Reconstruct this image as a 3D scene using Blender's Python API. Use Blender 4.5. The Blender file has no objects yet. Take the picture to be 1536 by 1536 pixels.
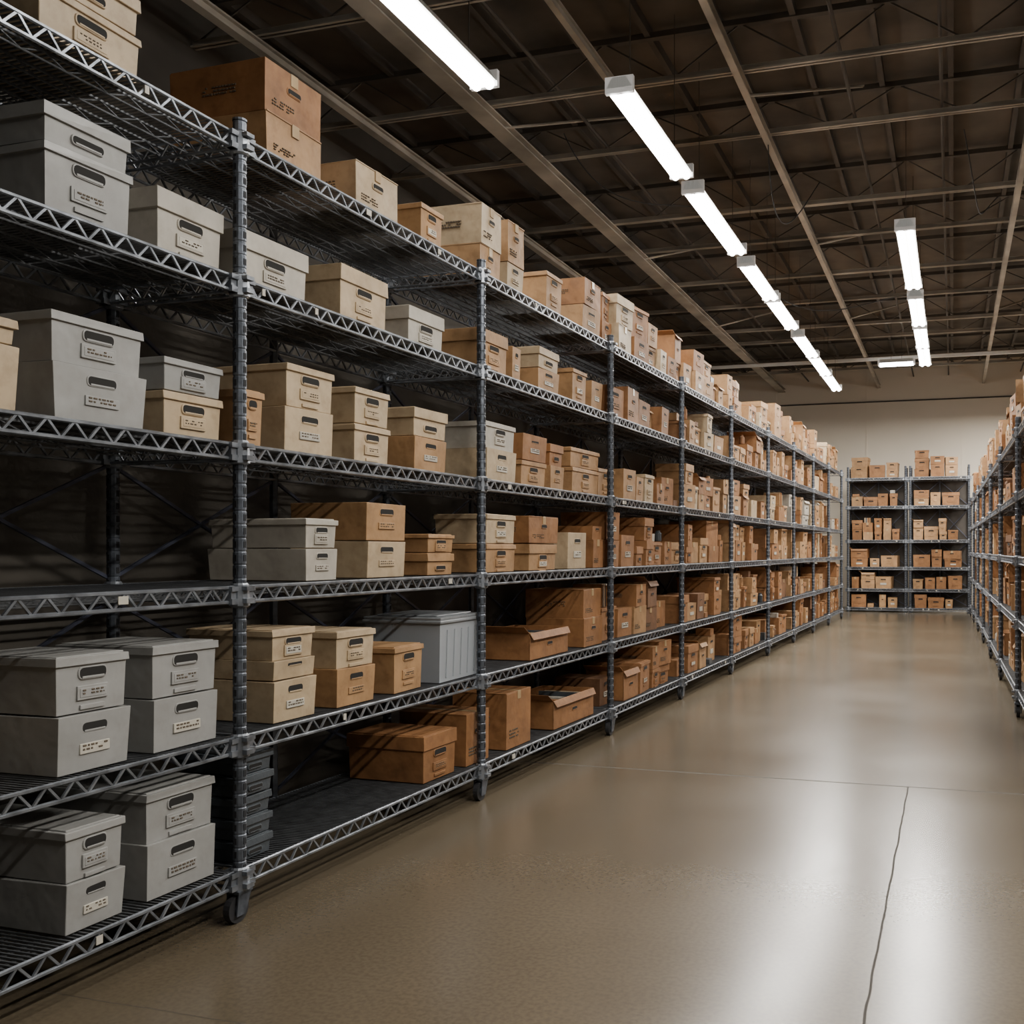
import bpy, math, random
from mathutils import Vector, Matrix, noise
random.seed(7)
C = bpy.context.scene.collection

# ------------------------------------------------------------ materials
def nt(name):
    m = bpy.data.materials.new(name); m.use_nodes = True
    t = m.node_tree; b = t.nodes['Principled BSDF']
    return m, t, b

def surf(name, col, rough=.7, metal=0., var=.25, scale=6., bump=.15, bscale=60., detail=4, scuff=0.):
    m, t, b = nt(name)
    geo = t.nodes.new('ShaderNodeNewGeometry')
    n = t.nodes.new('ShaderNodeTexNoise'); n.inputs['Scale'].default_value = scale
    n.inputs['Detail'].default_value = detail
    t.links.new(geo.outputs['Position'], n.inputs['Vector'])
    mix = t.nodes.new('ShaderNodeMix'); mix.data_type = 'RGBA'
    mix.inputs[6].default_value = tuple(c*(1-var) for c in col)+(1,)
    mix.inputs[7].default_value = tuple(min(1, c*(1+var)) for c in col)+(1,)
    ramp = t.nodes.new('ShaderNodeMapRange')
    ramp.inputs['From Min'].default_value = .3; ramp.inputs['From Max'].default_value = .7
    t.links.new(n.outputs['Fac'], ramp.inputs['Value'])
    t.links.new(ramp.outputs['Result'], mix.inputs[0])
    out = mix.outputs[2]
    if scuff:
        n4 = t.nodes.new('ShaderNodeTexNoise'); n4.inputs['Scale'].default_value = 13
        n4.inputs['Detail'].default_value = 9; n4.inputs['Roughness'].default_value = .7
        t.links.new(geo.outputs['Position'], n4.inputs['Vector'])
        r4 = t.nodes.new('ShaderNodeValToRGB'); t.links.new(n4.outputs['Fac'], r4.inputs[0])
        r4.color_ramp.elements[0].position=.36; r4.color_ramp.elements[0].color=(.45,.36,.28,1)
        r4.color_ramp.elements[1].position=.52; r4.color_ramp.elements[1].color=(1,1,1,1)
        mm = t.nodes.new('ShaderNodeMix'); mm.data_type='RGBA'; mm.blend_type='MULTIPLY'; mm.inputs[0].default_value=scuff
        t.links.new(out, mm.inputs[6]); t.links.new(r4.outputs[0], mm.inputs[7]); out = mm.outputs[2]
    t.links.new(out, b.inputs['Base Color'])
    b.inputs['Roughness'].default_value = rough
    b.inputs['Metallic'].default_value = metal
    if bump:
        n2 = t.nodes.new('ShaderNodeTexNoise'); n2.inputs['Scale'].default_value = bscale
        t.links.new(geo.outputs['Position'], n2.inputs['Vector'])
        bp = t.nodes.new('ShaderNodeBump'); bp.inputs['Strength'].default_value = bump
        bp.inputs['Distance'].default_value = .01
        t.links.new(n2.outputs['Fac'], bp.inputs['Height'])
        t.links.new(bp.outputs['Normal'], b.inputs['Normal'])
    return m

M = {}
M['grey'] = surf('box_grey_card', (.30,.30,.29), .40, var=.08, scale=4, bscale=9, bump=.6, scuff=.14)
M['greybeige'] = surf('box_grey_beige_card', (.42,.39,.335), .5, var=.10, scale=5, bscale=10, bump=.55, scuff=.2)
M['beige'] = surf('box_beige_card', (.45,.345,.22), .55, var=.12, bscale=10, bump=.6, scuff=.3)
M['tan'] = surf('box_tan_card', (.37,.215,.10), .6, var=.16, bscale=11, bump=.6, scuff=.4)
M['brown'] = surf('box_brown_card', (.275,.128,.048), .62, var=.18, bscale=11, bump=.6, scuff=.4)
M['dkbrown'] = surf('box_dark_brown_card', (.155,.072,.03), .7, var=.2, bscale=11, bump=.5, scuff=.4)
M['white'] = surf('box_white_card', (.55,.51,.43), .6, var=.08)
M['slate'] = surf('bin_slate_plastic', (.06,.07,.08), .4, var=.15)
M['hole'] = surf('handle_hole_dark', (.012,.011,.01), .9, var=.1, bump=0)
M['label'] = surf('paper_label', (.50,.47,.40), .5, var=.1, bump=0)
M['ink'] = surf('printed_ink', (.10,.075,.05), .8, var=.2, bump=0)
M['tape'] = surf('packing_tape', (.40,.28,.15), .3, var=.08, bump=0)
MATN = list(M.keys()); MATL = [M[k] for k in MATN]; MI = {k:i for i,k in enumerate(MATN)}

m_post = surf('post_galvanised_steel', (.11,.124,.148), .42, .6, var=.45, scale=22, bump=.1)
m_wire = surf('wire_zinc_steel', (.24,.26,.29), .38, .7, var=.45, scale=14, bump=0)
m_deck = surf('wire_deck_steel', (.12,.127,.136), .48, .55, var=.3, scale=20, bump=0)
m_slot = surf('post_slot_dark', (.012,.013,.016), .8, bump=0)
m_rub = surf('caster_rubber', (.02,.02,.022), .6, bump=0)
m_brace = surf('brace_steel_blue', (.07,.078,.115), .45, .4, bump=0)
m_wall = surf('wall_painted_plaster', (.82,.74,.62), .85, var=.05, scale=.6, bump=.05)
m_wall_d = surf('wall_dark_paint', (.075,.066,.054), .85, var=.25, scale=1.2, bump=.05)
m_panel = surf('rack_back_panel', (.05,.043,.036), .8, var=.2, bump=0)
m_ceil = surf('ceiling_deck_brown', (.092,.077,.060), .8, var=.5, scale=1.3, bump=.1)
m_rib = surf('ceiling_rib_steel', (.07,.06,.049), .7, var=.3, scale=3, bump=0)
m_joist = surf('joist_steel_paint', (.36,.325,.27), .6, .1, var=.4, scale=1.5, bump=0)
m_house = surf('lamp_housing_enamel', (.7,.7,.67), .4, var=.05, bump=0)
m_cable = surf('cable_black', (.03,.03,.03), .6, bump=0)
m_cloth = surf('folded_grey_cloth', (.12,.13,.145), .7, var=.4, scale=20, bump=.3)
m_clear, _t, _b = nt('clear_grey_plastic')
_b.inputs['Base Color'].default_value=(.62,.66,.70,1); _b.inputs['Roughness'].default_value=.18
_b.inputs['Transmission Weight'].default_value=.55; _b.inputs['IOR'].default_value=1.2

def emit(name, col, s):
    m = bpy.data.materials.new(name); m.use_nodes = True
    t = m.node_tree; b = t.nodes['Principled BSDF']
    b.inputs['Base Color'].default_value = (.8,.8,.8,1)
    b.inputs['Emission Color'].default_value = (*col,1); b.inputs['Emission Strength'].default_value = s
    return m
m_tube = emit('fluorescent_tube_glow', (1,.98,.94), 26.)
m_cap = emit('glowing_end_cap', (1,.96,.9), .12)  # weak glow put into the end caps, standing in for tube light

# floor
def floor_mat():
    m, t, b = nt('floor_polished_concrete')
    N = t.nodes.new; L = t.links.new
    geo = N('ShaderNodeNewGeometry'); sep = N('ShaderNodeSeparateXYZ'); L(geo.outputs['Position'], sep.inputs[0])
    n1 = N('ShaderNodeTexNoise'); n1.inputs['Scale'].default_value = .7; n1.inputs['Detail'].default_value = 3; n1.inputs['Roughness'].default_value=.5
    n2 = N('ShaderNodeTexNoise'); n2.inputs['Scale'].default_value = 60; n2.inputs['Detail'].default_value = 6
    n3 = N('ShaderNodeTexNoise'); n3.inputs['Scale'].default_value = 4; n3.inputs['Detail'].default_value = 3
    for n in (n1,n2,n3): L(geo.outputs['Position'], n.inputs['Vector'])
    cr = N('ShaderNodeValToRGB'); L(n1.outputs['Fac'], cr.inputs[0])
    cr.color_ramp.elements[0].position=.2; cr.color_ramp.elements[0].color=(.086,.067,.043,1)
    cr.color_ramp.elements[1].position=.8; cr.color_ramp.elements[1].color=(.124,.099,.066,1)
    mx = N('ShaderNodeMix'); mx.data_type='RGBA'; mx.blend_type='MULTIPLY'; mx.inputs[0].default_value=.4
    L(cr.outputs[0], mx.inputs[6]); 
    cr2 = N('ShaderNodeValToRGB'); L(n2.outputs['Fac'], cr2.inputs[0])
    cr2.color_ramp.elements[0].position=.35; cr2.color_ramp.elements[0].color=(.55,.55,.55,1)
    cr2.color_ramp.elements[1].position=.6; cr2.color_ramp.elements[1].color=(1,1,1,1)
    L(cr2.outputs[0], mx.inputs[7])
    def mth(op, a, bb=None):
        x = N('ShaderNodeMath'); x.operation = op
        for i,v in enumerate((a,bb)):
            if v is None: continue
            if isinstance(v,(int,float)): x.inputs[i].default_value = v
            else: L(v, x.inputs[i])
        return x.outputs[0]
    wob = mth('MULTIPLY', mth('SUBTRACT', n3.outputs['Fac'], .5), .016)
    def line(coord, pos, w):
        return mth('LESS_THAN', mth('ABSOLUTE', mth('SUBTRACT', mth('ADD', coord, wob), pos)), w)
    a = line(sep.outputs['X'], -.25, .0042)
    a = mth('MULTIPLY', a, mth('LESS_THAN', sep.outputs['Y'], 6.0))
    c1 = line(sep.outputs['Y'], 6.0, .010)
    c2 = line(sep.outputs['Y'], 2.45, .003)
    tot = mth('MINIMUM', mth('ADD', mth('ADD', a, mth('MULTIPLY', c1, .9)), mth('MULTIPLY', c2, .6)), 1)
    dk = N('ShaderNodeMix'); dk.data_type='RGBA'; L(mth('MULTIPLY',tot,.85), dk.inputs[0]); L(mx.outputs[2], dk.inputs[6]); dk.inputs[7].default_value=(.010,.008,.005,1)
    L(dk.outputs[2], b.inputs['Base Color'])
    mr = N('ShaderNodeMapRange'); mr.inputs['From Min'].default_value=.2; mr.inputs['From Max'].default_value=.8
    mr.inputs['To Min'].default_value=.20; mr.inputs['To Max'].default_value=.28
    L(n1.outputs['Fac'], mr.inputs['Value'])
    L(mth('ADD', mr.outputs[0], mth('MULTIPLY', tot, .5)), b.inputs['Roughness'])
    bp = N('ShaderNodeBump'); bp.inputs['Strength'].default_value=.012; bp.inputs['Distance'].default_value=.01
    L(n2.outputs['Fac'], bp.inputs['Height']); L(bp.outputs[0], b.inputs['Normal'])
    return m
m_floor = floor_mat()

# ------------------------------------------------------------ geometry
class Geo:
    def __init__(s): s.v=[]; s.f=[]; s.m=[]
    def quad8(s, P, mat=0):
        o=len(s.v); s.v += [tuple(p) for p in P]
        for f in ((0,3,2,1),(4,5,6,7),(0,1,5,4),(1,2,6,5),(2,3,7,6),(3,0,4,7)):
            s.f.append(tuple(o+i for i in f)); s.m.append(mat)
    def box(s, x0,x1,y0,y1,z0,z1,mat=0, inset=0., jit=0.):
        i=inset; r=lambda: random.uniform(-jit,jit)
        s.quad8([(x0+i,y0+i,z0),(x1-i,y0+i,z0),(x1-i,y1-i,z0),(x0+i,y1-i,z0),
                 (x0+r(),y0+r(),z1+r()),(x1+r(),y0+r(),z1+r()),(x1+r(),y1+r(),z1+r()),(x0+r(),y1+r(),z1+r())],mat)
    def bar(s,p,q,r,n=4,mat=0,r2=None):
        p=Vector(p); q=Vector(q); d=(q-p).normalized()
        u=d.cross(Vector((0,0,1)) if abs(d.z)<.9 else Vector((1,0,0))).normalized(); w=d.cross(u)
        o=len(s.v)
        for c,rr in ((p,r),(q,r2 or r)):
            for k in range(n):
                a=2*math.pi*(k+.5)/n; s.v.append(tuple(c+u*rr*math.cos(a)+w*rr*math.sin(a)))
        for k in range(n):
            s.f.append((o+k,o+(k+1)%n,o+n+(k+1)%n,o+n+k)); s.m.append(mat)
        s.f.append(tuple(o+k for k in range(n))[::-1]); s.m.append(mat)
        s.f.append(tuple(o+n+k for k in range(n))); s.m.append(mat)
    def lathe(s, prof, n, cx,cy,mat=0):
        o=len(s.v)
        for r,z in prof:
            for k in range(n):
                a=2*math.pi*k/n; s.v.append((cx+r*math.cos(a),cy+r*math.sin(a),z))
        for i in range(len(prof)-1):
            for k in range(n):
                s.f.append((o+i*n+k,o+i*n+(k+1)%n,o+(i+1)*n+(k+1)%n,o+(i+1)*n+k)); s.m.append(mat)
        s.f.append(tuple(o+k for k in range(n))[::-1]); s.m.append(mat)
        j=o+(len(prof)-1)*n; s.f.append(tuple(j+k for k in range(n))); s.m.append(mat)
    def prism(s, pts0, pts1, mat=0):
        n=len(pts0); o=len(s.v); s.v+= [tuple(p) for p in pts0]+[tuple(p) for p in pts1]
        for k in range(n):
            s.f.append((o+k,o+(k+1)%n,o+n+(k+1)%n,o+n+k)); s.m.append(mat)
        s.f.append(tuple(o+n+k for k in range(n))); s.m.append(mat)
    def twist(s, start, cx, cy, ang):
        ca,sa=math.cos(ang),math.sin(ang)
        for i in range(start,len(s.v)):
            x,y,z=s.v[i]; x-=cx; y-=cy; s.v[i]=(cx+x*ca-y*sa, cy+x*sa+y*ca, z)
    def mesh(s,name,mats):
        me=bpy.data.meshes.new(name); me.from_pydata(s.v,[],s.f)
        for m in mats: me.materials.append(m)
        me.polygons.foreach_set('material_index', s.m); me.update(); return me

def obj(name, me, parent=None, loc=(0,0,0), rot=(0,0,0), scale=(1,1,1)):
    o=bpy.data.objects.new(name, me); C.objects.link(o)
    o.location=loc; o.rotation_euler=rot; o.scale=scale
    if parent: o.parent=parent
    return o
def empty(name, loc=(0,0,0), rot=(0,0,0)):
    return obj(name, None, None, loc, rot)

# ------------------------------------------------------------ boxes  (front face looks to local +x)
def stadium(x, yc, zc, w, h, n=6):
    pts=[]; r=h/2*.8; hw=w/2-r; hh=h/2-r
    for cy,cz,a0 in ((hw,-hh,-math.pi/2),(hw,hh,0),(-hw,hh,math.pi/2),(-hw,-hh,math.pi)):
        for k in range(4):
            a=a0+math.pi/2*k/3; pts.append((x, yc+cy+r*math.cos(a), zc+cz+r*math.sin(a)))
    return pts
def handle(g, fx, yc, zc, w, h, col):
    g.prism(stadium(fx-.006,yc,zc,w+.014,h+.011), stadium(fx+.003,yc,zc,w+.008,h+.006), MI[col])
    g.prism(stadium(fx-.004,yc,zc,w,h), stadium(fx+.0042,yc,zc,w,h), MI['hole'])
    g.box(fx-.002,fx+.0052,yc-w*.42,yc+w*.42,zc-h*.5,zc-h*.5+h*.22,MI[col])
def text(g, fx, y0,y1,z0,z1, rows, side='f'):
    dz=(z1-z0)/rows
    for r in range(rows):
        y=y0; zz=z1-dz*r
        while y<y1:
            w=random.uniform(.006,.016)
            if random.random()<.8:
                if side=='f': g.box(fx-.002,fx+.0035,y,min(y+w,y1),zz-dz*.5,zz,MI['ink'])
                else: g.box(y,min(y+w,y1),fx-.0035,fx+.002,zz-dz*.5,zz,MI['ink'])
            y+=w+.005
def one_box(g, fx, y0,y1, z0, h, depth, col, style, detail=True):
    w=y1-y0; yc=(y0+y1)/2; c=MI[col]; bx=fx-depth
    if style in ('lid','rim'):
        lh=min(.07,h*.36) if style=='lid' else min(.026,h*.2)
        g.box(bx+.006,fx-.006,y0+.006,y1-.006,z0,z0+h-.01,c,inset=.005,jit=.001)
        g.box(bx,fx,y0,y1,z0+h-lh,z0+h,c,inset=-.001,jit=.002)
        if detail:
            g.box(bx+.012,fx-.012,y0+.012,y1-.012,z0+h-.003,z0+h+.004,c)
        hw=min(.115,w*.36); hz=min(.034,h*.21)
        if style=='lid' and h<.16:
            handle(g,fx-.006,yc,z0+(h-lh)*.5,hw,hz,col)
        else:
            top=z0+h-lh-.010-hz/2
            handle(g,fx-.006,yc,top,hw,hz,col)
            zl=z0+(top-z0)*.50; lw=hw*.58
            g.box(fx-.012,fx-.003,yc-lw,yc+lw,zl-.022,zl+.022,c)
            g.box(fx-.012,fx-.0015,yc-lw*.86,yc+lw*.86,zl-.015,zl+.014,MI['label'] if random.random()<.22 else c)
            if detail: text(g,fx-.0025,yc-lw*.7,yc+lw*.7,zl-.010,zl+.010,2)
            if detail and h>.15:
                g.box(fx-.012,fx-.004,yc-lw*.8,yc+lw*.8,zl-.052,zl-.038,c)
    elif style=='plain':
        g.box(bx,fx,y0,y1,z0,z0+h,c,inset=.006,jit=.004)
        hw=min(.11,w*.34)
        handle(g,fx-.003,yc,z0+h*.76,hw,min(.030,h*.17),col)
        if h>.12:
            g.box(fx-.012,fx+.0015,yc-hw*.6,yc+hw*.6,z0+h*.30,z0+h*.48,MI[random.choice(['label',col,col,'greybeige' if col!='grey' else col])])
            if detail: text(g,fx+.0002,yc-hw*.5,yc+hw*.5,z0+h*.33,z0+h*.46,2)
    elif style=='carton':
        g.box(bx,fx,y0,y1,z0,z0+h,c,inset=.002,jit=.004)
        g.box(bx-.002,fx+.004,yc-.022,yc+.022,z0+h-.045,z0+h+.005,MI['tape'])
        g.box(bx,fx+.001,y0,y1,z0+h-.0015,z0+h+.0045,c)
        if random.random()<.6: handle(g,fx,yc,z0+h*.64,min(.08,w*.26),.025,col)
        if detail:
            text(g,fx-.001,y0+w*.12,y0+w*.5,z0+h*.16,z0+h*.34,3)
            text(g,y0,bx+depth*.35,bx+depth*.7,z0+h*.4,z0+h*.6,3,'s')
    elif style=='open':
        t=.006
        g.box(bx,fx,y0,y1,z0,z0+t,c)
        g.box(bx,bx+t,y0,y1,z0,z0+h,c); g.box(fx-t,fx,y0,y1,z0,z0+h,c)
        g.box(bx,fx,y0,y0+t,z0,z0+h,c); g.box(bx,fx,y1-t,y1,z0,z0+h,c)
        fl=min(.12,w*.4)
        g.quad8([(fx-.001,y0,z0+h-.004),(fx+.003,y0,z0+h),(fx+.003,y1,z0+h),(fx-.001,y1,z0+h-.004),
                 (fx+.02,y0+.01,z0+h-fl*.35),(fx+.024,y0+.01,z0+h-fl*.35),(fx+.024,y1-.01,z0+h-fl*.35),(fx+.02,y1-.01,z0+h-fl*.35)],c)
        g.quad8([(bx,y0,z0+h-.002),(bx,y0,z0+h+.002),(fx,y0,z0+h+.002),(fx,y0,z0+h-.002),
                 (bx,y0-fl*.5,z0+h+fl*.35),(bx,y0-fl*.5,z0+h+fl*.35+.004),(fx-.01,y0-fl*.5,z0+h+fl*.35+.004),(fx-.01,y0-fl*.5,z0+h+fl*.35)],c)
        handle(g,fx,yc,z0+h*.5,min(.08,w*.28),.022,col)
        yy=y0+.03
        while yy<y1-.04:
            t2=random.uniform(.006,.02); hh=h*random.uniform(.6,.95)
            g.box(bx+.03,fx-.03,yy,yy+t2,z0+.01,z0+hh,MI[random.choice(['beige','greybeige','tan','slate','brown'])]); yy+=t2+random.uniform(.004,.03)

# ------------------------------------------------------------ racks
LN=1.9; SD=.60
def shelf_mesh():
    g=Geo(); T=.0; B=-.058
    for x in (0,-SD):
        g.bar((x,0,T-.004),(x,LN,T-.004),.0072,6,0); g.bar((x,0,B),(x,LN,B),.0072,6,0)
        n=20; p=LN/n
        for i in range(n):
            y=i*p
            g.bar((x,y,B),(x,y+p/2,T-.004),.0052,4,0); g.bar((x,y+p/2,T-.004),(x,y+p,B),.0052,4,0)
    for y in (.03,LN-.03):
        g.bar((0,y,T-.004),(-SD,y,T-.004),.006,6,0); g.bar((0,y,B),(-SD,y,B),.006,6,0)
        n=7
        for i in range(n):
            x=-i*SD/n; g.bar((x,y,B),(x-SD/n/2,y,T-.004),.004,4,0); g.bar((x-SD/n/2,y,T-.004),(x-SD/n,y,B),.004,4,0)
    y=.02
    while y<LN-.01:
        g.bar((0,y,T-.001),(-SD,y,T-.001),.0042,4,1); y+=.0215
    for x in (-.12,-.24,-.36,-.48):
        g.bar((x,0,T-.008),(x,LN,T-.008),.005,4,1)
        g.bar((x,0,B+.02),(x,LN,B+.02),.004,4,1)
        for i in range(12):
            yy=i*LN/12; g.bar((x,yy,B+.02),(x,yy+LN/24,T-.008),.003,4,1); g.bar((x,yy+LN/24,T-.008),(x,yy+LN/12,B+.02),.003,4,1)
    return g.mesh('wire_shelf',[m_wire,m_deck])
SHELF=shelf_mesh()

def post_mesh(levels, top):
    g=Geo(); prof=[(.018,.12)]; z=.13
    while z<top-.02:
        prof+=[(.0245,z),(.0245,z+.040),(.0222,z+.043),(.0222,z+.047)]; z+=.05
    prof+=[(.026,top-.01),(.026,top-.002),(.018,top)]
    g.lathe(prof,12,0,0,0)
    z=.15
    while z<top-.04:
        for (dx,dy) in ((1,0),(0,-1),(-1,0),(0,1)):
            a=.0248; h=.012; w=.0065
            if dx: g.box(min(dx*a*.8,dx*a),max(dx*a*.8,dx*a),-w,w,z-h,z+h,1)
            else: g.box(-w,w,min(dy*a*.8,dy*a),max(dy*a*.8,dy*a),z-h,z+h,1)
        z+=.05
    for L in levels:
        g.lathe([(.028,L-.078),(.037,L-.072),(.033,L+.005),(.028,L+.012)],12,0,0,2)
        g.box(-.02,.02,-.062,.062,L-.066,L-.045,2); g.box(-.02,.02,-.062,.062,L-.018,L,2)
        g.box(-.012,.012,-.058,.058,L-.066,L,2)
        g.box(-.05,.05,-.02,.02,L-.062,L-.045,2); g.box(-.05,.05,-.02,.02,L-.014,L,2)
    return g.mesh('post',[m_post,m_slot,m_wire])
def caster_mesh():
    g=Geo()
    g.bar((.014,-.02,.052),(-.014,-.02,.052),.052,20,1)
    g.bar((.017,-.02,.052),(-.017,-.02,.052),.022,12,0)
    for x in (.024,-.024):
        g.quad8([(x-.003,-.045,.03),(x+.003,-.045,.03),(x+.003,0,.03),(x-.003,0,.03),
                 (x-.003,-.035,.118),(x+.003,-.035,.118),(x+.003,.035,.118),(x-.003,.035,.118)],0)
    g.box(-.029,.029,-.038,.036,.108,.119,0)
    g.lathe([(.03,.118),(.03,.126),(.014,.13),(.014,.16)],12,0,0,0)
    return g.mesh('caster',[m_post,m_rub])
CASTER=caster_mesh()

class Frame:
    def __init__(s, O, a): s.O=Vector(O); s.a=a; s.R=Matrix.Rotation(a,4,'Z')
    def P(s, x,y,z): return s.O + s.R @ Vector((x,y,z))

def bay(F, y0,y1, levels, PM, last=False, brace=True, casters=True, feet=False, panel=None):
    e=empty('wire_shelving_rack', F.P(0,y0,0), (0,0,F.a)); L=y1-y0
    for i,z in enumerate(levels):
        obj('shelf_%d'%(i+1), SHELF, e, (0,0,z), (0,0,0), (1,L/LN,1))
    ends=[(0,'near')]+([(L,'far')] if last else [])
    for yy,nm in ends:
        for x,n2 in ((0,'front'),(-SD,'back')):
            obj('post_%s_%s'%(n2,nm), PM, e, (x,yy,0))
            if casters: obj('caster_%s_%s'%(n2,nm), CASTER, e, (x,yy,0))
            if feet:
                g=Geo(); g.lathe([(.035,.0),(.035,.01),(.02,.015),(.02,.125)],10,x,yy,0)
                obj('foot_%s_%s'%(n2,nm), g.mesh('foot',[m_post]), e)
    g=Geo(); X=-SD-.012
    if brace:
        for a in range(0,len(levels)-1):
            z0=levels[a]+.02; z1=levels[a+1]-.06
            for s,t in ((0,L/2),(L/2,L)):
                g.bar((X,s,z0),(X,t,z1),.009,4,0); g.bar((X,s,z1),(X,t,z0),.009,4,0)
        g.bar((X,L/2,levels[0]),(X,L/2,levels[-1]),.02,6,1)
        obj('back_brace', g.mesh('back_brace',[m_brace,m_post]), e)
    if panel:
        g=Geo(); g.box(-SD-.05,-SD-.035,0,L,levels[0],panel,0); obj('back_panel',g.mesh('back_panel',[m_panel]),e)
    g=Geo()
    for z in levels:
        for k in range(random.randint(0,3)):
            y=random.uniform(.1,L-.15); w=random.uniform(.015,.04)
            g.box(.006,.009,y,y+w,z-.04,z-.014,0)
    if g.v: obj('shelf_tags', g.mesh('shelf_tags',[M['label']]), e)
    return e

PAL_TAN=['tan','brown','beige','brown','tan','brown','tan']
def clutter(g, x, y, z, maxh):
    k=random.choice(['jar','files','parcel','parcel'])
    col=MI[random.choice(['greybeige','slate','brown','tan','brown','dkbrown'])]
    if k=='jar':
        h=min(random.uniform(.08,.16),maxh-.02)
        g.lathe([(.03,z),(.034,z+.01),(.034,z+h*.75),(.022,z+h*.85),(.022,z+h)],10,x-.05,y+.04,col); return .09
    if k=='files':
        yy=y; e=y+random.uniform(.08,.16)
        while yy<e:
            t=random.uniform(.008,.025); g.box(x-.26,x-random.uniform(0,.03),yy,yy+t,z,z+min(random.uniform(.15,.24),maxh-.01),MI[random.choice(['white','tan','beige','slate','brown'])]); yy+=t+.002
        return e-y+.03
    w=random.uniform(.08,.15); h=min(random.uniform(.04,.1),maxh-.01)
    g.box(x-.16,x,y,y+w,z,z+h,col,jit=.004); return w+.01
def fill(g, ya,yb,z,maxh, pal, wr=(.2,.38), hr=(.13,.23), dr=(.3,.5), gap=.1, det=False, fx=-.03, rot=.05):
    y=ya+random.uniform(.02,.05)
    while True:
        w=random.uniform(*wr)
        if y+w>yb-.02: break
        if random.random()<gap:
            y+=clutter(g,fx-random.uniform(0,.1),y,z+.004,maxh)+random.uniform(0,.12); continue
        zz=z+.004; n=random.choice([1,2,2,2,3]); col=random.choice(pal); dep=random.uniform(*dr)
        inset=random.choice([0,0,.02,.06])
        for k in range(n):
            h=random.uniform(*hr)
            if zz+h>z+maxh: break
            st=random.choice(['lid','rim','plain','carton','plain']) 
            if random.random()<.3: col=random.choice(pal)
            o=random.uniform(-.012,.012)
            if k==n-1 and random.random()<.15: st='open'
            i0=len(g.v)
            one_box(g,fx-inset+o-random.uniform(0,.02),y+random.uniform(0,.012),y+w-random.uniform(0,.012),zz,h,dep,col,st,det)
            g.twist(i0,fx-.15,y+w/2,random.gauss(0,rot))
            zz+=h+.004
            if st=='open': break
            if random.random()<.12: break
        if zz+.08<z+maxh and random.random()<.18: clutter(g,fx-.05,y+.03,zz+.004,z+maxh-zz)
        y+=w+random.uniform(.004,.03)

# ---- long left rack
K=.0234; LF=Frame((-2.62,0,0), -math.atan(K))
LV=[.19,.685,1.245,1.775,2.395,2.925]
PML=post_mesh(LV,2.985)
YS=[1.22,3.13,5.03,7.07,8.95,10.9,12.95,14.85,16.7,18.5,20.3]
for i in range(len(YS)-1):
    bay(LF,YS[i],YS[i+1],LV,PML,last=(i==len(YS)-2))

def stack(name, lvl, y0,y1, items, depth=.42, fx=-.035, rz=0., FR=LF, lv=LV):
    """items: list of (height, colour, style) bottom to top"""
    g=Geo(); z=.006; w=y1-y0
    for k,(h,col,st) in enumerate(items):
        o=random.uniform(-.006,.006); i0=len(g.v)
        one_box(g, o, -w/2+random.uniform(0,.004), w/2-random.uniform(0,.004), z, h, depth, col, st)
        g.twist(i0,-depth/2,0,random.gauss(0,.012))
        z+=h+.003+(.004 if st in('lid','rim') else 0)
    me=g.mesh(name,MATL)
    ob=obj(name, me, None, FR.P(fx,(y0+y1)/2,lv[lvl]), (0,0,FR.a+rz))
    b=ob.modifiers.new('bevel','BEVEL'); b.width=.005; b.segments=2; b.limit_method='ANGLE'; b.angle_limit=math.radians(50)
    return ob
SB='stacked_storage_boxes'; B1='storage_box'; CB='cardboard_box'; SC='stacked_cardboard_boxes'
# level 6 (top)
stack(SB,5,2.32,2.71,[(.15,'beige','rim'),(.12,'beige','lid')],.5)
stack(SC,5,3.31,3.66,[(.17,'tan','carton'),(.20,'brown','carton')],.46)
stack(B1,5,3.92,4.26,[(.20,'beige','carton')],.36)
stack(B1,5,4.46,4.68,[(.19,'tan','rim')],.3)
stack(SC,5,5.08,5.34,[(.17,'tan','carton'),(.22,'beige','carton')],.42)
stack(SC,5,5.43,5.65,[(.16,'beige','plain'),(.24,'tan','carton')],.3)
stack(B1,5,5.98,6.24,[(.25,'tan','rim')],.36)
stack(SC,5,6.62,6.95,[(.19,'tan','plain'),(.18,'brown','carton')],.42)
# level 5
stack(SB,4,2.335,2.665,[(.205,'grey','rim'),(.115,'grey','lid')],.5)
stack(B1,4,2.76,3.085,[(.215,'greybeige','lid')],.4)
stack(B1,4,3.18,3.58,[(.20,'greybeige','lid')],.4)
stack(B1,4,3.79,4.17,[(.235,'beige','lid')],.4)
stack(B1,4,4.36,4.70,[(.185,'greybeige','lid')],.36)
stack(B1,4,5.09,5.43,[(.23,'tan','lid')],.42)
stack(CB,4,5.50,5.62,[(.2,'tan','plain')],.3)
stack(SB,4,5.86,6.19,[(.14,'tan','plain'),(.13,'beige','lid')],.36)
stack(B1,4,6.42,6.68,[(.23,'tan','rim')],.4)
stack(CB,4,6.76,6.98,[(.2,'tan','plain')],.4)
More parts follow.
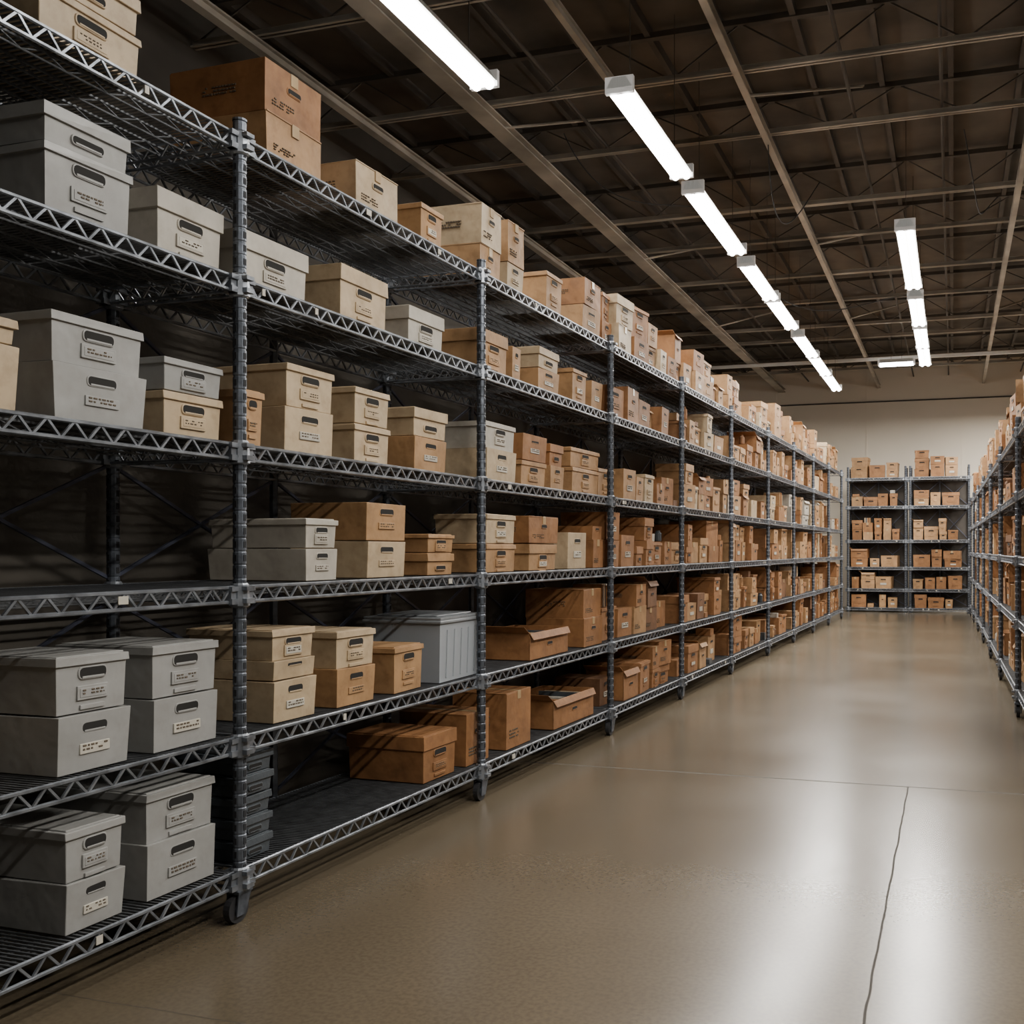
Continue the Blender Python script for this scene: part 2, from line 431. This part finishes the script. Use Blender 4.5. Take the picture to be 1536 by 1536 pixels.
# level 4
stack(SB,3,1.98,2.255,[(.19,'beige','plain'),(.07,'beige','lid')],.4)
stack(SB,3,2.36,2.72,[(.17,'grey','plain'),(.15,'grey','rim')],.46)
stack(SB,3,2.795,3.08,[(.145,'beige','rim'),(.11,'grey','rim')],.36)
stack(B1,3,3.18,3.31,[(.21,'tan','rim')],.3)
stack(SB,3,3.43,3.75,[(.18,'beige','plain'),(.17,'beige','rim')],.44)
stack(SB,3,3.90,4.19,[(.165,'beige','rim'),(.16,'beige','rim')],.34)
stack(SB,3,4.40,4.72,[(.165,'tan','plain'),(.14,'beige','lid')],.36)
stack(SB,3,5.16,5.54,[(.18,'beige','plain'),(.15,'greybeige','rim')],.44)
stack(SB,3,5.63,6.0,[(.15,'tan','rim'),(.16,'brown','plain')],.3)
stack(SB,3,6.06,6.28,[(.15,'tan','plain'),(.14,'brown','lid')],.3)
stack(SB,3,6.42,6.93,[(.17,'tan','rim'),(.13,'tan','rim')],.4)
# level 3 (near bay is empty)
stack(SB,2,3.56,3.78,[(.135,'greybeige','plain'),(.12,'greybeige','rim')],.50)
stack(SB,2,4.00,4.33,[(.17,'beige','plain'),(.175,'tan','plain')],.42)
stack(SB,2,4.53,4.80,[(.11,'tan','lid'),(.09,'tan','rim')],.34)
stack(SB,2,5.16,5.55,[(.16,'tan','rim'),(.165,'beige','rim')],.34)
stack(SB,2,5.72,6.16,[(.165,'tan','lid'),(.165,'brown','carton')],.3)
stack(B1,2,6.32,6.68,[(.25,'beige','plain')],.36)
stack(SB,2,6.8,7.0,[(.2,'brown','carton'),(.1,'brown','plain')],.4)
# level 2
stack(SB,1,1.9,2.20,[(.165,'beige','plain'),(.165,'beige','rim')],.4)
stack(SB,1,2.375,2.655,[(.18,'grey','plain'),(.175,'grey','rim')],.40)
stack(SB,1,2.745,3.06,[(.18,'grey','plain'),(.175,'grey','rim')],.42)
stack(SB,1,3.36,3.63,[(.165,'beige','plain'),(.075,'beige','plain'),(.12,'beige','rim')],.42)
stack(SB,1,3.77,4.06,[(.165,'tan','plain'),(.16,'beige','rim')],.34)
stack(B1,1,4.21,4.5,[(.22,'tan','rim')],.32,rz=.05)
stack(CB,1,5.72,6.35,[(.17,'brown','open')],.4)
stack(CB,1,6.62,6.98,[(.2,'brown','carton'),(.2,'brown','carton')],.45)
# level 1
stack(SB,0,2.41,2.64,[(.155,'grey','plain'),(.16,'grey','rim')],.5)
stack(SB,0,2.73,3.05,[(.185,'grey','plain'),(.17,'grey','rim')],.44)
stack('stacked_plastic_bins',0,3.16,3.36,[(.075,'slate','lid')]*5,.3)
stack(CB,0,4.5,4.83,[(.235,'brown','lid')],.46)
stack(CB,0,4.93,5.2,[(.28,'brown','carton')],.42)
stack(CB,0,5.40,5.74,[(.33,'brown','carton')],.36)
stack(CB,0,6.1,6.8,[(.19,'brown','open')],.4)

# translucent plastic bin full of folded material
def clear_bin():
    e=empty('translucent_plastic_bin', LF.P(-.25,4.86,LV[1]+.006),(0,0,LF.a+.03))
    g=Geo(); w=.21; d=.23; h=.32; t=.004
    def shell(a,b,z0,z1,flare):
        # four thin walls with outward flare towards the top
        for (x0,y0,x1,y1) in ((-a,-b,a,-b),(a,-b,a,b),(a,b,-a,b),(-a,b,-a,-b)):
            k=1+flare; q=1-t/a
            g.quad8([(x0*q,y0*q,z0),(x0,y0,z0),(x1,y1,z0),(x1*q,y1*q,z0),
                     (x0*k*q,y0*k*q,z1),(x0*k,y0*k,z1),(x1*k,y1*k,z1),(x1*k*q,y1*k*q,z1)],0)
    shell(w,d,0,h,.05)
    g.box(-w,w,-d,d,0,t,0)
    for y in (-.16,-.08,0,.08,.16): g.quad8([(w,y-.006,.02),(w+.006,y-.006,.02),(w+.006,y+.006,.02),(w,y+.006,.02),(w*1.045,y-.006,h-.05),(w*1.045+.006,y-.006,h-.05),(w*1.045+.006,y+.006,h-.05),(w*1.045,y+.006,h-.05)],0)
    bb=g.mesh('bin_body',[m_clear]); obj('bin_body',bb,e)
    g=Geo(); g.box(-w*1.09,w*1.09,-d*1.08,d*1.08,h,h+.018,0,inset=.004); g.box(-w*1.1,w*1.1,-d*1.1,d*1.1,h-.014,h+.003,0)
    g.box(-w*.85,w*.85,-d*.85,d*.85,h+.018,h+.028,0)
    ob=obj('bin_lid',g.mesh('bin_lid',[surf('bin_lid_grey',(.22,.235,.25),.3,var=.15)]),e)
    b=ob.modifiers.new('bevel','BEVEL'); b.width=.006; b.segments=2
    g=Geo(); z=.008; n=14
    while z<h-.06:
        th=random.uniform(.018,.032); rings=[]
        sx=random.uniform(.82,.95); sy=random.uniform(.84,.95); ph=random.uniform(0,9)
        prof=[]
        o=len(g.v); seg=28
        for zz,k in ((0,.95),(th*.2,1.0),(th*.8,1.0),(th,.94)):
            for s in range(seg):
                a=2*math.pi*s/seg; ca,sa=math.cos(a),math.sin(a); m_=max(abs(ca),abs(sa))
                wv=1+.02*math.sin(5*a+ph)
                g.v.append((ca/m_*w*sx*k*wv*.96, sa/m_*d*sy*k*wv*.96, z+zz+.006*math.sin(2*a+ph)))
        for r in range(3):
            for s in range(seg):
                g.f.append((o+r*seg+s,o+r*seg+(s+1)%seg,o+(r+1)*seg+(s+1)%seg,o+(r+1)*seg+s)); g.m.append(n%2 if False else 0)
        g.f.append(tuple(o+3*seg+s for s in range(seg))); g.m.append(0)
        z+=th+.003
    obj('folded_contents',g.mesh('folded_contents',[m_cloth]),e)
clear_bin()

for i in range(3,len(YS)-1):
    g=Geo()
    for l,z in enumerate(LV):
        mh=.44 if l<5 else .50
        pal=PAL_TAN if l>=2 else ['brown','tan','brown','dkbrown','tan','brown']
        if l==5: pal=['tan','tan','beige','brown','tan','brown']
        if l==3: pal=PAL_TAN+['greybeige']
        fill(g,YS[i]+.03,YS[i+1]-.02,z,mh,pal,gap=.07 if l>1 else .14, det=(i==3), wr=(.18,.38), hr=(.15,.27) if l<5 else (.18,.26))
    ob=obj(SC, g.mesh('mass',MATL), None, LF.P(0,0,0),(0,0,LF.a))

# ---- right rack
aR=math.pi+math.atan(.012)
RF=Frame((.62,0,0), aR)
RV=[.22,.80,1.32,1.85,2.38]
PMR=post_mesh(RV,2.45)
YR=[6.1,8.75,11.2,13.4,15.6,17.8,20.0,22.0]
for i in range(len(YR)-1):
    bay(RF,-YR[i+1],-YR[i],RV,PMR,last=(i==0))
    g=Geo()
    for l,z in enumerate(RV):
        pal=['brown','tan','brown','dkbrown','tan','brown'] if l<4 else ['tan','brown','brown','tan']
        fill(g,-YR[i+1]+.03,-YR[i]-.02,z,.45 if l<4 else .6,pal,gap=.04,wr=(.2,.4),hr=(.18,.3))
    obj(SC, g.mesh('mass',MATL), None, RF.P(0,0,0),(0,0,RF.a))

# ---- end racks facing the camera aisle (two units side by side)
BF=Frame((0,22.65,0), -math.pi/2)
BV=[.10,.52,1.0,1.6,2.35,2.98]
PMB=post_mesh(BV,3.22)
for xa,xb in ((-2.25,-1.0),(-.90,.33)):
    bay(BF,xa,xb,BV,PMB,last=True,casters=False,feet=True,panel=2.95)
    g=Geo()
    for l,z in enumerate(BV):
        mh=[.34,.36,.45,.5,.45,.6][l]
        fill(g,xa+.03,xb-.03,z,mh,['tan','brown','brown','tan','brown'],wr=(.16,.38),hr=(.15,.29),gap=.05)
    obj(SC, g.mesh('mass',MATL), None, BF.P(0,0,0),(0,0,BF.a))

# ------------------------------------------------------------ room
X0,X1,Y0,Y1,H=-5.9,5.0,-6.0,24.6,5.85
def slab(name,x0,x1,y0,y1,z0,z1,mat):
    g=Geo(); g.box(x0,x1,y0,y1,z0,z1); return obj(name,g.mesh(name,[mat]))
slab('floor',X0-.2,X1+.2,Y0-.2,Y1+.2,-.2,0,m_floor)
slab('wall_back',X0-.2,X1+.2,Y1,Y1+.2,0,H,m_wall)
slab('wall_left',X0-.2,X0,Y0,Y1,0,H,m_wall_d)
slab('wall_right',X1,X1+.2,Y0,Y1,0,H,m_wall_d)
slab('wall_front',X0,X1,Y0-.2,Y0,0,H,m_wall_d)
slab('ceiling',X0-.2,X1+.2,Y0-.2,Y1+.2,H,H+.2,m_ceil)
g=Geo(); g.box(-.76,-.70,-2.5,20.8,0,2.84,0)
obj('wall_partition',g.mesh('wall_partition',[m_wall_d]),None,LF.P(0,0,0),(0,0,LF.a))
slab('trim_1',X0,X1,Y1-.03,Y1,4.93,4.96,m_rib)
for k,x in enumerate((-4.2,-2.0,.2,2.4)):
    slab('trim_%d'%(k+2),x-.012,x+.012,Y1-.012,Y1,0,H,m_wall)
g=Geo()
x=X0+.3
while x<X1: g.box(x-.025,x+.025,Y0,Y1,H-.09,H+.01,0); x+=.62
obj('ceiling_deck_ribs',g.mesh('ceiling_deck_ribs',[m_rib]))
y=-5.0; jn=0
while y<Y1-.3:
    g=Geo(); zc=5.36 if jn%2==0 else 5.44; hh=.022 if jn%2 else .03
    g.box(X0,X1,y-.035,y+.035,zc,zc+hh*.5,0); g.box(X0,X1,y-.008,y+.008,zc,zc+.06,0)
    g.box(X0,X1,y-.03,y+.03,5.75,5.80,1)
    xx=X0
    while xx<X1-.6:
        g.bar((xx,y,zc+.02),(xx+.6,y,5.77),.009,4,1); g.bar((xx+.6,y,5.77),(xx+1.2,y,zc+.02),.009,4,1); xx+=1.2
    obj('ceiling_joist',g.mesh('ceiling_joist',[m_joist,m_rib])); y+=1.6+(.3 if jn%3==0 else -.1); jn+=1
for x,w,h in ((-4.05,.17,.05),(-2.75,.05,.04),(-1.7,.06,.05),(.68,.06,.05),(2.6,.1,.05),(-5.2,.08,.05)):
    g=Geo(); g.box(x-w/2,x+w/2,Y0,Y1,5.27,5.285,0); g.box(x-w/8,x+w/8,Y0,Y1,5.28,5.36,0); g.box(x-w/2,x+w/2,Y0,Y1,5.34,5.355,0)
    obj('ceiling_beam',g.mesh('ceiling_beam',[m_joist]))
for x in (-3.4,-.9,-.1,1.5):
    g=Geo(); g.bar((x,Y0,5.52),(x,Y1,5.52),.018,6,0); obj('ceiling_pipe',g.mesh('ceiling_pipe',[m_rib]))
slab('ceiling_conduit',X0,X1,20.6,20.66,5.20,5.26,m_house)
g=Geo()
for y in (8.5,12.9,17.2):
    for x in (-4.05,-1.7,.68):
        g.bar((x,y,5.3),(x+.9,y+1.2,5.8),.014,6,0)
obj('ceiling_sway_brace',g.mesh('ceiling_sway_brace',[m_joist]))

# lamps
PW=48.
def lamp(x,y0,y1,z=4.6,cross=False,power=PW):
    L=y1-y0; e=empty('fluorescent_light_fixture',(x,y0,z) if not cross else (y0,x,z),(0,0,-math.pi/2 if cross else 0))
    g=Geo(); W=.095
    g.quad8([(-W,0,.0),(W,0,.0),(W,L,.0),(-W,L,.0),(-.05,0,.075),(.05,0,.075),(.05,L,.075),(-.05,L,.075)],0)
    for yy in (0,L-.035): g.box(-W-.008,W+.008,yy,yy+.035,-.035,.08,1)
    obj('housing',g.mesh('housing',[m_house,m_cap]),e)
    g=Geo()
    for xx in (-.048,.048): g.bar((xx,.035,-.022),(xx,L-.035,-.022),.034,10,0)
    obj('tubes',g.mesh('tubes',[m_tube]),e)
    g=Geo()
    for yy in (.25,L-.25): g.bar((0,yy,.07),(0,yy,5.85-z),.004,4,0)
    obj('hanger_rods',g.mesh('hanger_rods',[m_rib]),e)
    ld=bpy.data.lights.new('lamp_light','AREA'); ld.shape='RECTANGLE'; ld.size=.18; ld.size_y=L-.08
    ld.energy=power*L; ld.color=(1,.95,.875)
    lo=bpy.data.objects.new('lamp_light',ld); C.objects.link(lo); lo.parent=e; lo.location=(0,L/2,-.062)
for a,b in ((6.6,8.3),(8.65,10.6),(11.05,12.65),(12.75,14.4)): lamp(-2.23,a,b,power=36)
for a,b in ((14.95,16.6),(16.7,18.4),(18.5,20.2)): lamp(-2.23,a,b,power=48)
lamp(-3.1,4.3,6.3,power=22)
for a,b in ((10.25,12.6),(13.1,14.7)): lamp(-.46,a,b)
for a,b in ((14.9,16.35),(16.4,17.9)): lamp(-.46,a,b,power=66)
lamp(-.46,3.3,5.1,power=34)  # added lamp out of view, lights the fronts of the first bays
for a,b in ((.4,2.3),(2.7,4.6)): lamp(1.7,a,b,power=88)  # unseen row added on the right to brighten the near box fronts
for a,b in ((7.5,9.3),(12.5,14.3)): lamp(1.7,a,b,power=48)  # more of the added right-hand row, also out of view
for a,b in ((18.3,20.1),(20.6,22.4)): lamp(1.7,a,b,power=150)  # far end of the added unseen row, brightens the back wall
lamp(19.9,-1.4,-.7,5.0,cross=True,power=90)

def cable(pts):
    cu=bpy.data.curves.new('cable','CURVE'); cu.dimensions='3D'; cu.bevel_depth=.006
    s=cu.splines.new('NURBS'); s.points.add(len(pts)-1)
    for p,q in zip(s.points,pts): p.co=(*q,1)
    s.use_endpoint_u=True; cu.materials.append(m_cable)
    obj('hanging_cable',cu)
cable([(-3.6,9,5.4),(-3.3,9.3,4.6),(-2.8,9.6,4.9),(-2.3,9.5,4.7)])
cable([(-1.7,9.5,5.3),(-1.75,10,4.2),(-1.6,10.6,4.9),(-1.4,11,5.4)])
cable([(.1,10,5.4),(.3,10.5,4.5),(.2,11.2,4.9),(0.5,12,5.4)])
cable([(-2.2,13,4.7),(-1.6,13.4,4.3),(-1.0,13.6,4.8),(-.46,13.5,4.7)])

# world + camera
w=bpy.data.worlds.new('World'); bpy.context.scene.world=w; w.use_nodes=True
w.node_tree.nodes['Background'].inputs[0].default_value=(.5,.5,.5,1); w.node_tree.nodes['Background'].inputs[1].default_value=.05
cd=bpy.data.cameras.new('camera'); co=bpy.data.objects.new('camera',cd); C.objects.link(co)
co.location=(0,0,1.38); co.rotation_euler=(math.radians(90),0,math.atan(.297))
cd.sensor_width=36; cd.lens=35.16; cd.shift_x=-.1406; cd.shift_y=.037; cd.clip_start=.02; cd.clip_end=100
bpy.context.scene.camera=co
